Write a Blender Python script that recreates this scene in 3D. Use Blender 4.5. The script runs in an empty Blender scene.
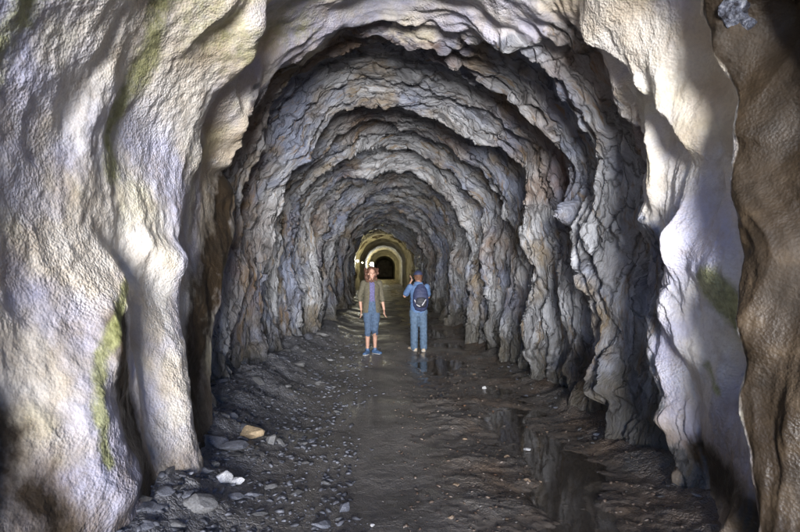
import bpy, bmesh, math, random
import numpy as np
from mathutils import Vector, Matrix
PI = math.pi
SC = bpy.context.scene
COL = SC.collection

# ------------------------------------------------------------------ camera
F = 533.0            # focal length in pixels of the 800 px wide photograph
EYE = 1.6
cam_d = bpy.data.cameras.new('camera')
cam_d.sensor_width = 36.0
cam_d.lens = 36.0 * F / 800.0
cam_d.shift_x = 15.0 / 800.0
cam_d.shift_y = 4.0 / 800.0
cam_d.clip_start = 0.05
cam_d.clip_end = 400.0
cam = bpy.data.objects.new('camera', cam_d)
COL.objects.link(cam)
cam.location = (0, 0, EYE)
cam.rotation_euler = (PI / 2, 0, 0)
SC.camera = cam

# ------------------------------------------------------------------ light
SUN_ELEV, SUN_AZ = math.radians(1.5), math.radians(0.5)     # behind the camera, a little to the right
wd = bpy.data.worlds.new('World'); SC.world = wd; wd.use_nodes = True
nt = wd.node_tree
sky = nt.nodes.new('ShaderNodeTexSky'); sky.sky_type = 'NISHITA'; sky.sun_disc = False
sky.sun_elevation = SUN_ELEV
sky.sun_rotation = PI - SUN_AZ
sky.ozone_density = 6.0; sky.dust_density = 0.2
bg = nt.nodes['Background']; bg.inputs['Strength'].default_value = 0.15
nt.links.new(sky.outputs[0], bg.inputs[0])
sun_d = bpy.data.lights.new('sun', 'SUN'); sun_d.energy = 1.4; sun_d.angle = math.radians(29)
sun_d.color = (1.0, 0.985, 0.965)
sun = bpy.data.objects.new('sun', sun_d); COL.objects.link(sun)
sdir = Vector((-math.sin(SUN_AZ) * math.cos(SUN_ELEV), math.cos(SUN_AZ) * math.cos(SUN_ELEV), -math.sin(SUN_ELEV)))
sun.rotation_euler = sdir.to_track_quat('-Z', 'Y').to_euler()
sun.location = (2, -10, 8)
SC.view_settings.view_transform = 'Standard'
SC.view_settings.look = 'None'
SC.view_settings.gamma = 1.0
SC.view_settings.exposure = 3.25
SC.view_settings.use_curve_mapping = False
SC.cycles.max_bounces = 8
SC.cycles.diffuse_bounces = 5
SC.cycles.use_denoising = True

# ------------------------------------------------------------------ noise
_rs = np.random.RandomState(7)
PERM = _rs.permutation(4096).astype(np.int32)
GA = _rs.rand(4096).astype(np.float32) * 2 * np.pi
GX, GY = np.cos(GA), np.sin(GA)
GZ = (_rs.rand(4096).astype(np.float32) * 2 - 1)

def pn(x, y, seed=0):
    x = np.asarray(x, np.float32); y = np.asarray(y, np.float32)
    xi = np.floor(x); yi = np.floor(y)
    xf = x - xi; yf = y - yi
    xi = xi.astype(np.int32) + seed * 37; yi = yi.astype(np.int32) + seed * 101
    u = xf * xf * xf * (xf * (xf * 6 - 15) + 10); v = yf * yf * yf * (yf * (yf * 6 - 15) + 10)
    def g(ix, iy, dx, dy):
        h = PERM[(PERM[ix & 4095] + iy) & 4095]
        return GX[h] * dx + GY[h] * dy
    a = g(xi, yi, xf, yf); b = g(xi + 1, yi, xf - 1, yf)
    c = g(xi, yi + 1, xf, yf - 1); d = g(xi + 1, yi + 1, xf - 1, yf - 1)
    return (a + u * (b - a) + v * ((c + u * (d - c)) - (a + u * (b - a)))) * 1.4

def fbm(x, y, octv=4, seed=0, gain=0.5, lac=2.03):
    o = 0; a = 1.0
    for k in range(octv):
        o = o + a * pn(x, y, seed + k); x = x * lac; y = y * lac; a *= gain
    return o

def ridged(x, y, octv=4, seed=0, gain=0.5):
    o = 0; a = 1.0
    for k in range(octv):
        o = o + a * (1 - 2 * np.abs(pn(x, y, seed + k))); x = x * 2.07; y = y * 2.07; a *= gain
    return o

def worley(x, y, seed=0, tilt=1.0):
    """flat tilted plates: height of the nearest cell and the distance to the next one"""
    x = np.asarray(x, np.float32); y = np.asarray(y, np.float32)
    xi = np.floor(x).astype(np.int32); yi = np.floor(y).astype(np.int32)
    b1 = np.full(x.shape, 9, np.float32); b2 = b1.copy(); h = np.zeros(x.shape, np.float32)
    for i in (-1, 0, 1):
        for j in (-1, 0, 1):
            cx, cy = xi + i, yi + j
            k = PERM[(PERM[(cx + seed * 13) & 4095] + cy + seed * 71) & 4095]
            dx = cx + 0.5 + 0.45 * GX[k] - x; dy = cy + 0.5 + 0.45 * GX[(k * 7 + 3) & 4095] - y
            d = dx * dx + dy * dy; m = d < b1
            b2 = np.where(m, b1, np.minimum(b2, d)); b1 = np.where(m, d, b1)
            h = np.where(m, GZ[k] + tilt * (GX[(k + 11) & 4095] * dx + GY[(k + 11) & 4095] * dy), h)
    return h, np.sqrt(b2) - np.sqrt(b1)

def sst(e0, e1, x):
    t = np.clip((x - e0) / (e1 - e0), 0, 1)
    return t * t * (3 - 2 * t)

# ------------------------------------------------------------------ object helpers
def tag(o, label=None, cat=None, group=None, kind=None):
    if label: o['label'] = label
    if cat: o['category'] = cat
    if group: o['group'] = group
    if kind: o['kind'] = kind
    return o

def thing(name, label, cat, loc=(0, 0, 0), rz=0, group=None):
    o = bpy.data.objects.new(name, None); COL.objects.link(o)
    o.empty_display_size = 0.2
    o.location = loc; o.rotation_euler = (0, 0, rz)
    return tag(o, label, cat, group)

def link_mesh(name, me, mat, parent=None, smooth=True):
    if mat: me.materials.append(mat)
    if smooth: me.polygons.foreach_set('use_smooth', [True] * len(me.polygons))
    o = bpy.data.objects.new(name, me); COL.objects.link(o)
    if parent: o.parent = parent
    return o

def grid_mesh(name, X, Y, Z, flip=False):
    nr, nc = X.shape
    me = bpy.data.meshes.new(name)
    co = np.stack([X, Y, Z], -1).reshape(-1, 3).astype(np.float32)
    idx = np.arange(nr * nc, dtype=np.int32).reshape(nr, nc)
    a, b, c, d = idx[:-1, :-1], idx[:-1, 1:], idx[1:, 1:], idx[1:, :-1]
    q = np.stack([a, d, c, b] if flip else [a, b, c, d], -1).reshape(-1, 4)
    nf = len(q)
    me.vertices.add(len(co)); me.vertices.foreach_set('co', co.ravel())
    me.loops.add(nf * 4); me.loops.foreach_set('vertex_index', q.ravel())
    me.polygons.add(nf); me.polygons.foreach_set('loop_start', np.arange(nf, dtype=np.int32) * 4)
    me.update(calc_edges=True)
    return me

def add_attr(me, name, rgba):
    a = me.attributes.new(name, 'FLOAT_COLOR', 'POINT')
    a.data.foreach_set('color', rgba.astype(np.float32).ravel())

# ------------------------------------------------------------------ material helpers
class NT:
    def __init__(s, name):
        s.m = bpy.data.materials.new(name); s.m.use_nodes = True
        s.t = s.m.node_tree; s.b = s.t.nodes['Principled BSDF']
        s.co = s.t.nodes.new('ShaderNodeTexCoord').outputs['Object']
    def n(s, typ, **k):
        nd = s.t.nodes.new(typ)
        for a, v in k.items(): setattr(nd, a, v)
        return nd
    def l(s, a, b): s.t.links.new(a, b)
    def noise(s, scale, detail=4, rough=0.55, vec=None, dist=0.0):
        nd = s.n('ShaderNodeTexNoise'); nd.inputs['Scale'].default_value = scale
        nd.inputs['Detail'].default_value = detail; nd.inputs['Roughness'].default_value = rough
        nd.inputs['Distortion'].default_value = dist
        s.l(vec or s.co, nd.inputs['Vector']); return nd.outputs['Fac']
    def vor(s, scale, feature='F1', vec=None, rnd=1.0):
        nd = s.n('ShaderNodeTexVoronoi'); nd.feature = feature
        nd.inputs['Scale'].default_value = scale; nd.inputs['Randomness'].default_value = rnd
        s.l(vec or s.co, nd.inputs['Vector']); return nd.outputs['Distance']
    def mapv(s, sc, vec=None):
        nd = s.n('ShaderNodeMapping'); nd.inputs['Scale'].default_value = sc
        s.l(vec or s.co, nd.inputs['Vector']); return nd.outputs[0]
    def ramp(s, fac, stops):
        nd = s.n('ShaderNodeValToRGB'); cr = nd.color_ramp
        while len(cr.elements) < len(stops): cr.elements.new(0.5)
        for e, (p, c) in zip(cr.elements, stops):
            e.position = p; e.color = (*c, 1) if not isinstance(c, (int, float)) else (c, c, c, 1)
        s.l(fac, nd.inputs[0]); return nd.outputs[0]
    def mix(s, fac, a, b, mode='MIX'):
        nd = s.n('ShaderNodeMix', data_type='RGBA', blend_type=mode)
        for v, i in ((fac, 0), (a, 6), (b, 7)):
            if isinstance(v, (int, float)): nd.inputs[i].default_value = v if i == 0 else (v, v, v, 1)
            elif isinstance(v, tuple): nd.inputs[i].default_value = (*v, 1)
            else: s.l(v, nd.inputs[i])
        return nd.outputs[2]
    def math(s, op, a, b=0.0, clamp=False):
        nd = s.n('ShaderNodeMath', operation=op); nd.use_clamp = clamp
        for v, i in ((a, 0), (b, 1)):
            if isinstance(v, (int, float)): nd.inputs[i].default_value = v
            else: s.l(v, nd.inputs[i])
        return nd.outputs[0]
    def attr(s, name):
        nd = s.n('ShaderNodeAttribute'); nd.attribute_name = name
        sp = s.n('ShaderNodeSeparateColor'); s.l(nd.outputs['Color'], sp.inputs[0])
        return sp.outputs[0], sp.outputs[1], sp.outputs[2], nd.outputs['Alpha']
    def bump(s, h, strength, dist, prev=None):
        nd = s.n('ShaderNodeBump'); nd.inputs['Distance'].default_value = dist
        if isinstance(strength, (int, float)): nd.inputs['Strength'].default_value = strength
        else: s.l(strength, nd.inputs['Strength'])
        s.l(h, nd.inputs['Height'])
        if prev is not None: s.l(prev, nd.inputs['Normal'])
        return nd.outputs[0]
    def out(s, col=None, rough=None, normal=None, spec=None):
        if col is not None:
            if isinstance(col, tuple): s.b.inputs['Base Color'].default_value = (*col, 1)
            else: s.l(col, s.b.inputs['Base Color'])
        if rough is not None:
            if isinstance(rough, (int, float)): s.b.inputs['Roughness'].default_value = rough
            else: s.l(rough, s.b.inputs['Roughness'])
        if normal is not None: s.l(normal, s.b.inputs['Normal'])
        if spec is not None: s.b.inputs['Specular IOR Level'].default_value = spec
        return s.m

def plain(name, c, rough=0.8, var=0.25, scale=40, bump=0.15, bd=0.002, metal=0):
    s = NT(name)
    c2 = tuple(x * (1 - var) for x in c); c3 = tuple(min(1, x * (1 + var)) for x in c)
    col = s.ramp(s.noise(scale), [(0.3, c2), (0.7, c3)])
    s.b.inputs['Metallic'].default_value = metal
    return s.out(col, rough, s.bump(s.noise(scale * 4), bump, bd))

# the tunnel rock: bare layered rock, pale mineral coating, brown coating with shade painted in, moss
def rock_material():
    s = NT('tunnel_rock')
    coat, brown, moss, rust = s.attr('zones')
    vd = s.n('ShaderNodeVectorMath', operation='ADD')
    nv = s.n('ShaderNodeTexNoise'); nv.inputs['Scale'].default_value = 1.3; s.l(s.co, nv.inputs['Vector'])
    sc_ = s.n('ShaderNodeVectorMath', operation='SCALE'); sc_.inputs['Scale'].default_value = 0.16; s.l(nv.outputs['Color'], sc_.inputs[0])
    s.l(s.co, vd.inputs[0]); s.l(sc_.outputs[0], vd.inputs[1]); wv = vd.outputs[0]
    lay = s.mapv((0.8, 6.0, 0.8), wv)                       # beds stand across the tunnel
    jn = s.n('ShaderNodeTexNoise'); jn.inputs['Scale'].default_value = 9; jn.inputs['Detail'].default_value = 5; s.l(s.co, jn.inputs['Vector'])
    js = s.n('ShaderNodeVectorMath', operation='SCALE'); js.inputs['Scale'].default_value = 0.13; s.l(jn.outputs['Color'], js.inputs[0])
    ja = s.n('ShaderNodeVectorMath', operation='ADD'); s.l(wv, ja.inputs[0]); s.l(js.outputs[0], ja.inputs[1]); jv = ja.outputs[0]
    # bare rock
    n1 = s.noise(1.1, 6, 0.6, wv); n2 = s.noise(2.2, 6, 0.65, lay); n3 = s.noise(9, 5, 0.6, lay)
    rock = s.ramp(n2, [(0.28, (0.09, 0.09, 0.095)), (0.38, (0.32, 0.325, 0.335)), (0.47, (0.58, 0.60, 0.645)), (0.57, (0.82, 0.845, 0.90))])  # blue-white stops paint highlights into the rock, the dark stop crevice shade
    rock = s.mix(s.ramp(n3, [(0.35, 0.0), (0.7, 0.7)]), rock, (0.46, 0.48, 0.53))
    rock = s.mix(s.ramp(s.noise(0.8, 4, 0.6, wv), [(0.48, 0.0), (0.60, 0.7)]), rock, (0.27, 0.33, 0.52))  # blue tint painted in for the bluish shade
    rock = s.mix(s.ramp(s.noise(2.4, 6, 0.7, s.mapv((0.6, 4.0, 0.6), wv)), [(0.56, 0.0), (0.64, 0.75)]), rock, (0.40, 0.27, 0.13))
    ochre = s.ramp(n1, [(0.53, 0.0), (0.64, 0.65)])
    rock = s.mix(ochre, rock, (0.40, 0.29, 0.14))
    rock = s.mix(s.math('MULTIPLY', rust, s.ramp(s.noise(3.5, 5, 0.6, wv), [(0.35, 0.3), (0.55, 1.0)])), rock, (0.26, 0.14, 0.06))
    wh = s.ramp(s.noise(2.6, 6, 0.7, lay), [(0.56, 0.0), (0.70, 0.85)])
    rock = s.mix(wh, rock, (0.66, 0.66, 0.68))
    dk = s.ramp(s.noise(1.7, 5, 0.65, s.mapv((0.8, 3.0, 0.8), wv)), [(0.36, 0.55), (0.45, 0.0)])
    rock = s.mix(dk, rock, (0.075, 0.072, 0.075))
    # pale coating
    cn = s.noise(1.6, 5, 0.55, wv)
    cc = s.ramp(cn, [(0.28, (0.42, 0.34, 0.24)), (0.42, (0.64, 0.57, 0.47)), (0.56, (0.74, 0.71, 0.66)), (0.8, (0.80, 0.80, 0.84))])
    cc = s.mix(s.ramp(s.noise(1.1, 5, 0.6, wv), [(0.52, 0.0), (0.66, 0.55)]), cc, (0.60, 0.56, 0.34))
    cc = s.mix(s.ramp(s.noise(0.9, 4, 0.6, wv), [(0.46, 0.0), (0.60, 0.75)]), cc, (0.42, 0.44, 0.64))  # lavender patches, also carrying blue-violet shade in the colour
    cc = s.mix(s.ramp(s.noise(5, 6, 0.65), [(0.50, 0.0), (0.72, 0.55)]), cc, (0.34, 0.27, 0.19))
    cc = s.mix(s.ramp(s.noise(2.8, 7, 0.7), [(0.60, 0.0), (0.68, 0.45)]), cc, (0.84, 0.84, 0.86))
    cc = s.mix(s.ramp(s.noise(55, 3, 0.6), [(0.45, 0.0), (0.75, 0.35)]), cc, (0.40, 0.37, 0.34))
    sz_ = s.n('ShaderNodeSeparateXYZ'); s.l(s.co, sz_.inputs[0])
    lo = s.n('ShaderNodeMapRange'); lo.inputs[1].default_value = 1.1; lo.inputs[2].default_value = 0.1; s.l(sz_.outputs[2], lo.inputs[0])
    mud = s.ramp(s.math('ADD', s.math('MULTIPLY', lo.outputs[0], 0.55), s.noise(2.2, 6, 0.65, s.mapv((1.6, 1.6, 0.5), wv))), [(0.62, 0.0), (0.95, 0.85)])
    cc = s.mix(mud, cc, (0.20, 0.145, 0.085))      # mud splashed up the foot of the walls
    lo2 = s.n('ShaderNodeMapRange'); lo2.inputs[1].default_value = 1.5; lo2.inputs[2].default_value = 0.0; s.l(sz_.outputs[2], lo2.inputs[0])
    seep = s.ramp(s.math('ADD', s.math('MULTIPLY', lo2.outputs[0], 0.5), s.noise(1.8, 6, 0.7, s.mapv((1.5, 1.5, 0.5), wv))), [(0.68, 0.0), (0.92, 0.8)])
    rock = s.mix(seep, rock, (0.125, 0.11, 0.075))      # damp algae-brown foot of the bare rock
    coatm = s.ramp(s.math('ADD', coat, s.math('MULTIPLY', s.math('SUBTRACT', s.noise(7, 5, 0.65), 0.5), 0.7)), [(0.42, 0.0), (0.56, 1.0)])
    col = s.mix(coatm, rock, cc)
    bc = s.ramp(s.noise(4, 6, 0.6), [(0.3, (0.020, 0.014, 0.008)), (0.55, (0.048, 0.033, 0.019)), (0.75, (0.11, 0.078, 0.046))])  # the rock's own brown, with the dimness of the right wall painted in
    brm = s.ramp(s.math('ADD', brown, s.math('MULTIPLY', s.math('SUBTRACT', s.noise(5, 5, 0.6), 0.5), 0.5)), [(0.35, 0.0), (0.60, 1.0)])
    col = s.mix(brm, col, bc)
    mc = s.ramp(s.noise(20, 4, 0.6), [(0.35, (0.17, 0.18, 0.05)), (0.65, (0.42, 0.43, 0.20))])
    mm = s.ramp(s.math('ADD', moss, s.math('MULTIPLY', s.math('SUBTRACT', s.noise(9, 6, 0.75), 0.5), 1.1)), [(0.38, 0.0), (0.80, 0.85)])
    col = s.mix(mm, col, mc)
    # relief
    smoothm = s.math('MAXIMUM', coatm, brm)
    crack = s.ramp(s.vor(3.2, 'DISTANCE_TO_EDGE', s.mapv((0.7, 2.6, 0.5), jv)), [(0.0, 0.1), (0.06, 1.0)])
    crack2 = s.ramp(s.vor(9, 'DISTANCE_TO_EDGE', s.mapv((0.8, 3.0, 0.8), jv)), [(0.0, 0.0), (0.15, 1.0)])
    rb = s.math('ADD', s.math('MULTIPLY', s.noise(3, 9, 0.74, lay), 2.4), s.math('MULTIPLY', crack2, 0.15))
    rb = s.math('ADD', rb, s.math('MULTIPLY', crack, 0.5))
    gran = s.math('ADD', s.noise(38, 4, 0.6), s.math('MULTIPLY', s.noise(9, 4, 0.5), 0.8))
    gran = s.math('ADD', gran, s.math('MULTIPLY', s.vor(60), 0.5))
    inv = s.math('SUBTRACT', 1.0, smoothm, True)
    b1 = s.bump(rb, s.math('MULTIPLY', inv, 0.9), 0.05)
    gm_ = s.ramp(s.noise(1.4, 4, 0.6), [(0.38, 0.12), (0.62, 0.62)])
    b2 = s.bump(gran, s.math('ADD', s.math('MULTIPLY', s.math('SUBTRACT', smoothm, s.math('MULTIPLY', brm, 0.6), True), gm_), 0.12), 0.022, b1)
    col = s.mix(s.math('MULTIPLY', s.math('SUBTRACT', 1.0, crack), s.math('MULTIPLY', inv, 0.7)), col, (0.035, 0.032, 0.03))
    rough = s.mix(smoothm, s.ramp(s.noise(3, 5, 0.6), [(0.35, 0.18), (0.65, 0.45)]), s.ramp(s.noise(3, 5, 0.6), [(0.35, 0.42), (0.65, 0.75)]))
    return s.out(col, rough, b2, 0.5)

# ------------------------------------------------------------------ tunnel section
CX, R, SPR, BOT = 0.18, 2.12, 2.15, -0.35
LV = SPR - BOT
LTOT = 2 * LV + PI * R
def section(s):
    """s in metres from the foot of the left wall over the crown to the foot of the right wall -> x, z, inward normal"""
    s = np.asarray(s, np.float32)
    a = np.clip((s - LV) / R, 0, PI)
    x = CX - R * np.cos(a); z = SPR + R * np.sin(a)
    z = np.where(s < LV, BOT + s, z); z = np.where(s > LV + PI * R, SPR - (s - LV - PI * R), z)
    return x, z, np.cos(a), -np.sin(a)

def W(px, py):
    """point of the photograph -> (s, depth) on the tunnel wall"""
    ss = np.linspace(0, LTOT, 3000); x, z, a_, b_ = section(ss); ins = np.where(ss < LTOT * 0.38, 0.36, 0.22); x = x + a_ * ins; z = z + b_ * ins
    ang = np.arctan2(z - EYE, x); t = math.atan2(270 - py, px - 385)
    d = np.abs(np.angle(np.exp(1j * (ang - t)))); k = int(np.argmin(d))
    rr = math.hypot(x[k], z[k] - EYE); pr = max(math.hypot(px - 385, 270 - py), 1)
    return float(ss[k]), F * rr / pr

def poly(pts, n=6):
    P = np.array([W(*p) for p in pts]); return P

def sdist(S, D, P):
    """signed distance to a polyline running round the wall; positive on the deeper side"""
    best = np.full(S.shape, 1e9, np.float32); sg = np.ones(S.shape, np.float32); tt = np.zeros(S.shape, np.float32)
    n = len(P) - 1
    for k in range(n):
        ax, ay = P[k]; bx, by = P[k + 1]; dx, dy = bx - ax, by - ay
        L2 = dx * dx + dy * dy + 1e-9
        t = np.clip(((S - ax) * dx + (D - ay) * dy) / L2, 0, 1)
        ex = S - ax - t * dx; ey = D - ay - t * dy
        d2 = ex * ex + ey * ey; m = d2 < best
        best = np.where(m, d2, best); tt = np.where(m, (k + t) / n, tt)
        cr = np.sign(dx * (D - ay) - dy * (S - ax)) * (1 if dx > 0 else -1)
        sg = np.where(m, cr, sg)
    return np.sqrt(best) * sg, tt

rows = [-0.6]
while rows[-1] < 37.5:
    d = rows[-1]
    rows.append(d + (0.03 if d < 2.0 else min(max(0.6 * d * d / 1364, 0.0065), 0.075)))
rows = np.array(rows, np.float32)
NC = 1300
scol = np.linspace(0, LTOT, NC).astype(np.float32)
S, D = np.meshgrid(scol, rows)
sx, sz, nx, nz = section(scol)
U = (S - LV) / (PI * R)                  # 0 at the left springing, 1 at the right

def saw(q, edges, amps, drop=0.10, powr=1.3):
    """layer profile: leans inward with depth, then breaks back at each edge"""
    k = np.clip(np.searchsorted(edges, q) - 1, 0, len(edges) - 2)
    e0 = edges[k]; w = edges[k + 1] - e0; f = np.clip((q - e0) / w, 0, 1)
    a1 = amps[k + 1]
    up = np.power(f, powr) * a1
    dr = sst(1.0, 1.0 - drop, f)
    return up * dr

def edges_rand(a, b, lo, hi, seed):
    r = np.random.RandomState(seed); e = [a]
    while e[-1] < b: e.append(e[-1] + r.uniform(lo, hi))
    e = np.array(e, np.float32); return e, r.uniform(0.35, 1.0, len(e)).astype(np.float32)

# end of the pale coating, round the section
coat_line = poly([(205, 500), (213, 440), (228, 370), (230, 300), (238, 250), (240, 185), (243, 120), (268, 92), (315, 66), (350, 46), (400, 44), (450, 48), (510, 45), (560, 52), (590, 80), (612, 125), (632, 180), (645, 240), (650, 300), (655, 380), (668, 470)])
coat_line = coat_line[np.argsort(coat_line[:, 0])]
cd = np.interp(scol, coat_line[:, 0], coat_line[:, 1]).astype(np.float32)[None, :]
cd = cd + 0.10 * fbm(S * 2.2, D * 2, 3, 61)
crownm = sst(0.0, 0.25, U)
rockm = sst(-0.10 - 0.55 * crownm, 0.12 + 0.25 * crownm, D - cd + 0.30 * crownm * fbm(S * 1.2, D * 3, 3, 63))         # 1 = bare rock

# --- bare rock: beds standing across the tunnel, broken back one behind the other
warp = 0.55 * fbm(S * 0.28, D * 0.25, 2, 3) + 0.13 * fbm(S * 0.9, D * 0.5, 2, 9) + 0.035 * fbm(S * 2.6, D * 1.0, 4, 19)
wlg = sst(14, 26, D)      # far away only the larger blocks
big_e = np.array([4.2, 5.4, 6.5, 7.7, 9.1, 10.3, 12.0, 13.6, 15.6, 17.8, 20.3, 23.5, 27, 31, 38.5], np.float32)
big_a = np.array([.25, .20, .24, .42, .30, .34, .46, .34, .48, .38, .48, .50, .46, .46, .3], np.float32)
bend = -0.3 * sst(16, 38, rows)[:, None]
disp_r = saw(D + warp, big_e, big_a, 0.07, 2.0) * np.clip(1.2 + 0.8 * fbm(S * 0.5, D * 0.3, 2, 33), 0.6, 1.6) - 0.10
me_, ma_ = edges_rand(3.0, 42, 0.20, 0.50, 5)
mod = np.clip(0.55 + 0.9 * fbm(S * 0.9, D * 0.8, 2, 31), 0.05, 1.4)
disp_r += 0.24 * mod * saw(D + 0.8 * warp + 0.09 * fbm(S * 2.0, D * 1.0, 3, 41), me_, ma_, 0.12, 1.8)
se_, sa_ = edges_rand(3.0, 42, 0.08, 0.20, 6)
mod2 = np.clip(0.6 + 1.0 * fbm(S * 1.9, D * 1.5, 2, 51), 0.0, 1.5)
disp_r += 0.09 * mod2 * saw(D + 0.6 * warp + 0.05 * fbm(S * 3.3, D * 2.0, 3, 57), se_, sa_, 0.16, 1.6)
disp_r += 0.012 * fbm(S * 6, D * 14, 4, 71) + 0.08 * fbm(S * 0.7, D * 0.7, 3, 77)
h1, g1 = worley(S * 0.9 + 0.3 * fbm(S * 2, D * 2, 2, 81), (D + 0.8 * warp) * 4.0 + 0.25 * fbm(S * 2, D * 3, 2, 82), 1, 1.6)
disp_r += 0.028 * h1 - 0.018 * sst(0.10, 0.0, g1)
h2, g2 = worley(S * 2.6 + 0.3 * fbm(S * 5, D * 5, 2, 84), (D + 0.8 * warp) * 11.0 + 0.25 * fbm(S * 5, D * 7, 2, 85), 2, 1.6)
disp_r += (0.014 * h2 - 0.009 * sst(0.12, 0.0, g2)) * (1 - wlg)
# --- coated zone: soft folds hanging down
fw = 0.25 * fbm(S * 0.6, D * 0.9, 2, 101)
disp_c = (0.07 + 0.10 * sst(0.15, 0.4, U)) * fbm(S * 0.45, (D + fw) * 1.25, 2, 103) + 0.075 * ridged(S * 0.6, (D + fw) * 1.6, 2, 107) * (0.35 + 0.65 * sst(0.15, 0.35, U))
disp_c += 0.05 * sst(0.3, 0.6, U) * (ridged(S * 0.55 + 0.2 * fw, (D + fw) * 3.6, 3, 113) - 0.4) * np.clip(0.6 + 1.2 * fbm(S * 0.5, D * 0.5, 2, 115), 0, 1.3)
disp_c += 0.018 * fbm(S * 3.2, D * 4.5, 3, 111) + 0.004 * fbm(S * 16, D * 16, 3, 117)
disp_c *= 1 - 0.5 * sst(3.3, 2.7, D) * sst(0.6, 0.7, U)
disp = disp_c * (1 - rockm) + disp_r * rockm
near_m = 1 - rockm

brown = np.zeros_like(D); moss = np.zeros_like(D); rust = np.zeros_like(D)
NR = int(np.searchsorted(rows, 9.5)); N0 = slice(0, NR); s9, d9 = S[:NR], D[:NR]

def cliff(pts, amp, rise, drop, fade=0.12, back=0.0):
    P = poly(pts); sd, t = sdist(s9, d9, P)
    sd = sd + 0.03 * fbm(s9 * 1.8, d9 * 1.8, 2, int(abs(P[0, 0] * 10)))
    env = sst(0, fade, t) * sst(1, 1 - fade, t) if fade > 0 else 1
    far = np.where((t <= 0) | (t >= 1), np.exp(-(np.abs(sd) / 0.25) ** 2), 1) if fade <= 0 else 1
    prof = np.where(sd < 0, np.exp(-(sd / rise) ** 2), np.exp(-(sd / drop) ** 2))
    disp[:NR] += (amp * prof * env * far).astype(np.float32)
    if back: disp[:NR] -= (back * np.where(sd > 0, np.exp(-((sd - 2.2 * drop) / (1.6 * drop)) ** 2), 0) * env).astype(np.float32)
    return sd, t

def spot(arr, px, py, ra, rb, amp, rot=0.0):
    s0, d0 = W(px, py); ds, dd = s9 - s0, d9 - d0
    c, n = math.cos(rot), math.sin(rot)
    e = ((ds * c + dd * n) / ra) ** 2 + ((-ds * n + dd * c) / rb) ** 2
    arr[:NR] += (amp * np.exp(-e)).astype(np.float32)

# left wall, coated: body of the wall stands further in than the bare rock behind it
left_in = sst(0.55, 0.20, U)
disp += 0.20 * left_in * sst(0.15, -0.05, D - cd) * (1 - sst(3.4, 2.2, D) * 0.4)
cliff([(262, -40), (240, 40), (207, 108), (195, 150), (186, 200), (172, 240), (158, 290)], 0.13, 0.50, 0.20, 0.10, 0.0)
cliff([(140, 262), (120, 306), (97, 350), (82, 400), (84, 450), (95, 520)], 0.11, 0.30, 0.26, 0.10, 0.0)
cliff([(176, 235), (172, 300), (168, 360), (160, 440), (155, 500), (150, 560)], 0.13, 0.24, 0.16, 0.08, 0.0)
cliff([(238, 170), (236, 215), (228, 260), (215, 320), (208, 380), (198, 440), (190, 500)], 0.15, 0.45, 0.10, 0.08)
cliff([(222, 380), (216, 420), (200, 462), (190, 480)], 0.10, 0.08, 0.05, 0.2)
cliff([(262, -30), (240, 60), (238, 110), (236, 150), (230, 180)], 0.14, 0.22, 0.09, 0.14)
foot_in = sst(1.9, 0.2, S - 0.35) * (U < 0) * sst(4.6, 3.5, D)
disp += 0.27 * foot_in      # the near left wall spreads out over the floor
# right wall and crown: the coating leans in towards its end
lean = np.clip((D - (cd - 1.5)) / 1.5, 0, 1) * sst(0.12, -0.05, D - cd) * sst(0.35, 0.6, U)
disp += 0.14 * lean
# right wall
cliff([(684, -60), (692, 20), (712, 62), (732, 110), (742, 180), (752, 260), (757, 330), (762, 420), (775, 532)], 0.13, 0.35, 0.08, 0.0, 0.03)
cliff([(560, 8), (600, 40), (640, 80), (672, 125), (700, 165)], 0.12, 0.25, 0.07, 0.15, 0.06)
cliff([(600, 75), (622, 130), (640, 180), (650, 240), (655, 300), (655, 380), (668, 470)], 0.05, 0.25, 0.08, 0.08, 0.02)
cliff([(660, 150), (672, 205), (690, 250), (700, 300)], 0.06, 0.15, 0.08, 0.2)
cliff([(690, 215), (668, 262), (672, 320), (690, 380)], 0.08, 0.12, 0.07, 0.2, 0.04)
spot(disp, 722, 385, 0.24, 0.10, -0.13)
spot(disp, 703, 197, 0.10, 0.07, -0.09)
spot(disp, 745, 40, 0.22, 0.16, -0.12)
spot(disp, 770, 130, 0.18, 0.10, -0.10)
# bare rock, right: trunk-like column and the black hollows beside it
cliff([(560, 190), (580, 250), (588, 310), (596, 380), (602, 410)], 0.22, 0.30, 0.10, 0.12, 0.15)
cliff([(610, 180), (632, 250), (640, 320), (648, 400), (655, 440)], 0.16, 0.26, 0.08, 0.12, 0.12)
cliff([(498, 200), (520, 260), (527, 320), (532, 370)], 0.18, 0.4, 0.12, 0.1, 0.1)

# colour zones
coatA = np.clip(1 - rockm, 0, 1)
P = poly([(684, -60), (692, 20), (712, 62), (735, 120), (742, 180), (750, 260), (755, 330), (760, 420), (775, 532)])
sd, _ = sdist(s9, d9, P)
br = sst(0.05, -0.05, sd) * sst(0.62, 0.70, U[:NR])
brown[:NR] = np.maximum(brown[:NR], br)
def band(arr, pts, wid, amp=1.0):
    sd, t = sdist(s9, d9, poly(pts))
    arr[:NR] = np.maximum(arr[:NR], (amp * np.exp(-(sd / wid) ** 2)).astype(np.float32))
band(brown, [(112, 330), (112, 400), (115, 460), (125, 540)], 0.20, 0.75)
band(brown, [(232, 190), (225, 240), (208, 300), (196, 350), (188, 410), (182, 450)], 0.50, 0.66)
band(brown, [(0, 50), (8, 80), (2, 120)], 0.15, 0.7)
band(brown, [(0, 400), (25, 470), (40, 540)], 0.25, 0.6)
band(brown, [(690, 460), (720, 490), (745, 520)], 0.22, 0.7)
band(moss, [(137, 268), (112, 315), (92, 355), (78, 405), (82, 460)], 0.06, 0.9)
band(moss, [(192, 0), (168, 70), (148, 110), (134, 170)], 0.14, 0.8)
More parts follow.
